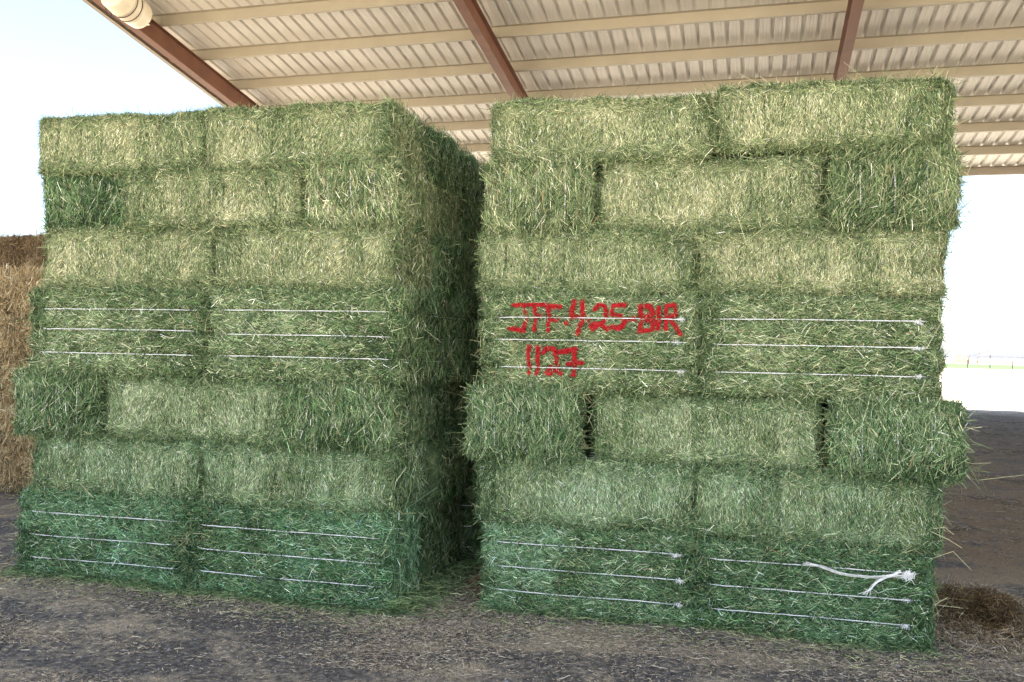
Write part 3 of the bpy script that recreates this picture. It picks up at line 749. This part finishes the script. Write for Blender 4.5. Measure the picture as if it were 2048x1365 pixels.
# trampled old brown hay beside the outer end of the right-hand stack, and a small clod in the passage
def heap(name, label, c, rx, ry, h, hollow, N, seed):
    n = 60; g0, g1 = np.meshgrid(np.linspace(-1, 1, n), np.linspace(-1, 1, n), indexing='ij')
    no = Noise(seed, 7.); no2 = Noise(seed + 1, 24.)
    def hz(u, v):
        P = np.stack([u * rx, v * ry, u * 0], -1).reshape(-1, 3)
        rr = np.sqrt(u ** 2 + v ** 2).ravel() + .10 * no(P)
        z = h * (np.exp(-2.6 * np.clip(rr, 0, 9) ** 2) - .04) * (1 + .38 * no(P) + .2 * no2(P))
        if hollow:
            d = np.sqrt(((u.ravel() - hollow[0]) / hollow[2]) ** 2 + ((v.ravel() - hollow[1]) / hollow[3]) ** 2)
            z = z - h * .85 * np.exp(-d ** 2)
        return z - .01
    Z = hz(g0, g1); V = np.stack([g0.ravel() * rx, g1.ravel() * ry, Z], 1)
    I = np.arange(n * n).reshape(n, n); F = np.stack([I[:-1, :-1], I[1:, :-1], I[1:, 1:], I[:-1, 1:]], -1).reshape(-1, 4)
    Cb = pal(PAL_BROWN, .02 + .02 * no2(V)) * .35
    a = R.uniform(0, 6.28, N); rr = np.sqrt(R.uniform(0, 1, N)) * 1.05; u, v = rr * np.cos(a), rr * np.sin(a)
    P = np.stack([u * rx, v * ry, np.maximum(hz(u, v), 0)], 1)
    nn = np.tile([0, 0, 1.], (N, 1)) + R.normal(0, .3, (N, 3)); nn /= np.linalg.norm(nn, axis=1)[:, None]
    th = R.uniform(0, 6.28, N); t = np.stack([np.cos(th), np.sin(th), R.normal(0, .3, N)], 1); t /= np.linalg.norm(t, axis=1)[:, None]
    L = R.gamma(3., .020, N) + .012
    tone = np.where((R.uniform(size=N) < np.clip(rr * 1.3 - .45, 0, 1))[:, None], pal(PAL_LITTER, R.uniform(0, .85, N)), pal(PAL_BROWN, np.abs(R.normal(0, .30, N))) * np.array([.52, .50, .48]))
    s = strands(P + nn * .008, nn, t, L, R.uniform(.0016, .0038, N), R.normal(.1, .15, N) * L, R.normal(.004, .008, (N, 3)), tone * R.uniform(.6, 1.3, (N, 1)))
    V, F, C = join([(V, F, Cb), s])
    o = link(bpy.data.objects.new(name, np_mesh(name, V, F, [M_HAY], np.clip(C, 0, 1), False))); o.location = c
    return tag(o, label, 'hay heap')
heap('old_hay_heap', 'trampled brown heap of old hay beside the outer end of the red-lettered stack', (1.43, 6.40, 0), .46, .80, .17, (-.05, -.30, .32, .26), 20000, 61)
heap('hay_clod', 'small brown clod of old hay on the ground in the passage mouth', (-1.66, 5.92, 0), .20, .22, .13, None, 1600, 71)

# ------------------------------------------------------------------ far field on the right: grass, fence, piles, posts, poles, hills
def ground_sheet(name, xs, ys, z, m):
    mb = MB(); mb.add([(xs[0], ys[0], z), (xs[1], ys[0], z), (xs[1], ys[1], z), (xs[0], ys[1], z)], [(0, 1, 2, 3)])
    return tag(mb.build(name, m), kind='structure')
gm, nt, b = mat('dry_green_grass'); tc = nd(nt, 'ShaderNodeTexCoord'); n = nd(nt, 'ShaderNodeTexNoise', Scale=.12, Detail=8.); nt.links.new(tc.outputs['Object'], n.inputs['Vector'])
r = ramp(nt, [(.3, (.028, .052, .012)), (.55, (.038, .066, .016)), (.75, (.062, .078, .026))]); nt.links.new(n.outputs['Fac'], r.inputs[0]); nt.links.new(r.outputs[0], b.inputs['Base Color']); b.inputs['Roughness'].default_value = .95
ground_sheet('grass', (-400, 900), (152, 275), .03, gm)
# fence
fe = link(bpy.data.objects.new('wire_fence', None)); fe.location = (34, 161, 0)
tag(fe, 'thin wire fence with steel posts across the far field', 'fence')
fdx, fdy = 3.45, .75
for i in range(-14, 22):
    px, py = 30.2 + fdx * i - 34, 161.6 + fdy * i - 161
    hgt = 2.1 if i % 2 == 0 else 1.35
    MB().tube([(px, py, 0), (px, py, hgt)], .075, 6).build('post', M_STEEL, fe)
for z in (.35, .75, 1.15, 1.9):
    MB().tube([(30.2 - fdx * 14 - 34, 161.6 - fdy * 14 - 161, z), (30.2 + fdx * 21 - 34, 161.6 + fdy * 21 - 161, z)], .012, 4).build('wire', M_STEEL, fe)
for i, (x, y) in enumerate(((54.5, 261.8), (56.6, 262.1))):
    mb = MB(); mb.tube([(0, 0, 0), (.02, 0, .8), (0, 0, 1.68)], [.17, .165, .15], 9)
    o = mb.build('timber_post', M_POST); o.location = (x, y, 0)
    tag(o, 'short thick dark timber post in the far field, ' + ('nearer the brush pile' if i == 0 else 'farther from the brush pile'), 'post', 'dark timber posts in the far field')
def brush_pile(name, label, x, y, w, h, n, seed, m):
    r = np.random.RandomState(seed); mb = MB()
    k = 16; V = []; F = []
    for j in range(7):
        rr = math.cos(j / 6 * PI / 2)
        for i in range(k):
            a = 2 * PI * i / k; q = r.uniform(.8, 1.15); V.append((w / 2 * rr * q * math.cos(a), w / 3 * rr * q * math.sin(a), h * .85 * math.sin(j / 6 * PI / 2) * r.uniform(.85, 1.05)))
    for j in range(6):
        for i in range(k): F.append((j * k + i, j * k + (i + 1) % k, (j + 1) * k + (i + 1) % k, (j + 1) * k + i))
    mb.add(V, F)
    for i in range(n):
        a = r.uniform(0, 6.28); e = r.uniform(.0, 1.); rr = math.sqrt(1 - e * e)
        c = np.array([w / 2 * rr * math.cos(a), w / 3 * rr * math.sin(a), h * e * .9]); d = r.normal(0, 1, 3); d[2] *= .35; d /= np.linalg.norm(d); L = r.uniform(.3, 1.1) * h * .6
        c[2] = max(c[2], .1); p0 = c - d * L; p1 = c + d * L; p0[2] = max(p0[2], 0.02); p1[2] = max(p1[2], .02)
        mb.tube([p0, c, p1], [.05, .06, .03], 4)
    o = mb.build(name, m); o.location = (x, y, 0); return tag(o, label, 'wood pile', 'wood piles in the far field')
brush_pile('wood_pile', 'tall heap of brown brushwood in the far field beside two posts', 63.3, 315.7, 4.6, 2.9, 110, 3, M_WOOD)
brush_pile('wood_pile', 'low spread of brown brushwood between the posts and the fence in the far field', 72.5, 328, 5.6, 1.0, 70, 4, M_WOOD)
brush_pile('wood_pile', 'flat brown brushwood heap at the farther side of the field', 72.8, 297.5, 3.4, 1.3, 70, 5, M_WOOD)
# iron wheel rake left in the field
wr = link(bpy.data.objects.new('wheel_rake', None)); wr.location = (54.7, 282.5, 0)
tag(wr, 'grey iron wheel rake parked in the far field beside the tall brush heap', 'farm implement')
for i, x in enumerate((-.9, .0, .9)):
    mb = MB(); rr = .8; mb.tube([(x + rr * math.cos(t) * .9, .3 * math.cos(t), .82 + rr * math.sin(t)) for t in np.linspace(0, 2 * PI, 22)[:-1]], .06, 5, close=True)
    for t in np.linspace(0, PI, 5)[:-1]: mb.tube([(x - rr * .9 * math.cos(t), -.3 * math.cos(t), .82 - rr * math.sin(t)), (x + rr * .9 * math.cos(t), .3 * math.cos(t), .82 + rr * math.sin(t))], .03, 4)
    mb.build('wheel', M_IRON, wr)
MB().tube([(-1.4, .1, .82), (1.6, .1, .82)], .07, 6).build('axle', M_IRON, wr)
for i, (x, y, hgt) in enumerate(((205, 982, 6.8), (214, 984, 8.2))):
    o = link(bpy.data.objects.new('utility_pole', None)); o.location = (x, y, 0)
    MB().tube([(0, 0, 0), (0, 0, hgt)], [.2, .14], 7).build('pole', M_POST, o)
    MB().box(-1.2, 1.2, -.08, .08, hgt - .9, hgt - .7).build('crossarm', M_POST, o)
    tag(o, ('shorter' if i == 0 else 'taller') + ' distant utility pole against the pale sky over the far field', 'utility pole', 'utility poles on the horizon')
def hills():
    xs = np.linspace(-1500, 2600, 420); ys = np.linspace(3000, 3900, 26)
    A, B = np.meshgrid(xs, ys, indexing='ij'); P = np.stack([A.ravel(), B.ravel(), A.ravel() * 0], 1)
    n1, n2 = Noise(71, .006), Noise(72, .03)
    def bump(x, c, w, h): return h * np.exp(-((x - c) / w) ** 2)
    x = P[:, 0] * 3300 / P[:, 1]
    prof = bump(x, 760, 62, 30) + bump(x, 905, 80, 38) + bump(x, 640, 60, 7) + bump(x, 1150, 130, 44) + bump(x, 300, 160, 22) + bump(x, -300, 260, 35) + bump(x, -1000, 200, 28)
    v = (P[:, 1] - 3000) / 900; z = prof * np.clip(np.sin(PI * np.clip(v * 1.5, 0, 1)), 0, 1) ** .8
    P[:, 2] = z * (1 + .10 * n1(P) + .05 * n2(P)) - .5
    I = np.arange(A.size).reshape(A.shape)
    o = link(bpy.data.objects.new('hills', np_mesh('hills', P, np.stack([I[:-1, :-1], I[1:, :-1], I[1:, 1:], I[:-1, 1:]], -1).reshape(-1, 4), [M_HILL], smooth=True)))
    tag(o, kind='structure')
hills()
# desert air
hm = bpy.data.materials.new('haze'); hm.use_nodes = True; nt = hm.node_tree
for n in list(nt.nodes):
    if n.type != 'OUTPUT_MATERIAL': nt.nodes.remove(n)
v = nd(nt, 'ShaderNodeVolumePrincipled', Density=.00002, Anisotropy=.2); v.inputs['Color'].default_value = (.86, .92, 1, 1)
nt.links.new(v.outputs[0], [n for n in nt.nodes if n.type == 'OUTPUT_MATERIAL'][0].inputs['Volume'])
hz = MB().box(-4150, 4150, -550, 4150, -1.2, 60).build('haze', hm); tag(hz, kind='stuff')

# ------------------------------------------------------------------ light, sky, camera
SUN_EL, SUN_AZ = math.radians(63), math.radians(188)      # azimuth from +Y, clockwise; the sun stands behind the camera
w = bpy.data.worlds.new('World'); sc.world = w; w.use_nodes = True; nt = w.node_tree
bg = nt.nodes['Background']; sky = nt.nodes.new('ShaderNodeTexSky'); sky.sky_type = 'NISHITA'; sky.sun_disc = False
sky.sun_elevation = SUN_EL; sky.sun_rotation = SUN_AZ; sky.dust_density = 2.5; sky.air_density = 1.; sky.ozone_density = 1.; sky.altitude = 300
nt.links.new(sky.outputs[0], bg.inputs['Color']); bg.inputs['Strength'].default_value = .06
sd = bpy.data.lights.new('sun', 'SUN'); sd.energy = 5.0; sd.angle = math.radians(.53); sd.color = (1, .955, .88)
so = link(bpy.data.objects.new('sun', sd))
d = np.array([math.sin(SUN_AZ) * math.cos(SUN_EL), math.cos(SUN_AZ) * math.cos(SUN_EL), math.sin(SUN_EL)])
from mathutils import Vector, Matrix
so.rotation_euler = Vector(d).to_track_quat('Z', 'Y').to_euler(); so.location = (0, 0, 40)

r_ = (0.9683243968965866, 0.24864961422324505, 0.022830499808222073); u_ = (-0.02038437701558949, -0.012408257572065692, 0.9997152156077808); f_ = (-0.24886208941610236, 0.9685140187372905, 0.006946651048900506)
cd = bpy.data.cameras.new('camera'); cam = link(bpy.data.objects.new('camera', cd))
cd.sensor_width = 36; cd.lens = 1859.6 / 2048 * 36; cd.clip_start = .05; cd.clip_end = 12000
M = Matrix(((r_[0], u_[0], -f_[0], 0), (r_[1], u_[1], -f_[1], 0), (r_[2], u_[2], -f_[2], 1.625), (0, 0, 0, 1)))
cam.matrix_world = M; sc.camera = cam
sc.render.engine = 'CYCLES'
sc.cycles.max_bounces = 7; sc.cycles.diffuse_bounces = 5; sc.cycles.glossy_bounces = 3; sc.cycles.volume_bounces = 1
sc.cycles.use_denoising = True; sc.cycles.denoiser = 'OPENIMAGEDENOISE'; sc.cycles.denoising_prefilter = 'NONE'; sc.cycles.denoising_input_passes = 'RGB_ALBEDO_NORMAL'
vs = sc.view_settings; vs.view_transform = 'Standard'; vs.look = 'None'; vs.gamma = 1; vs.use_curve_mapping = False
vs.exposure = 3.12
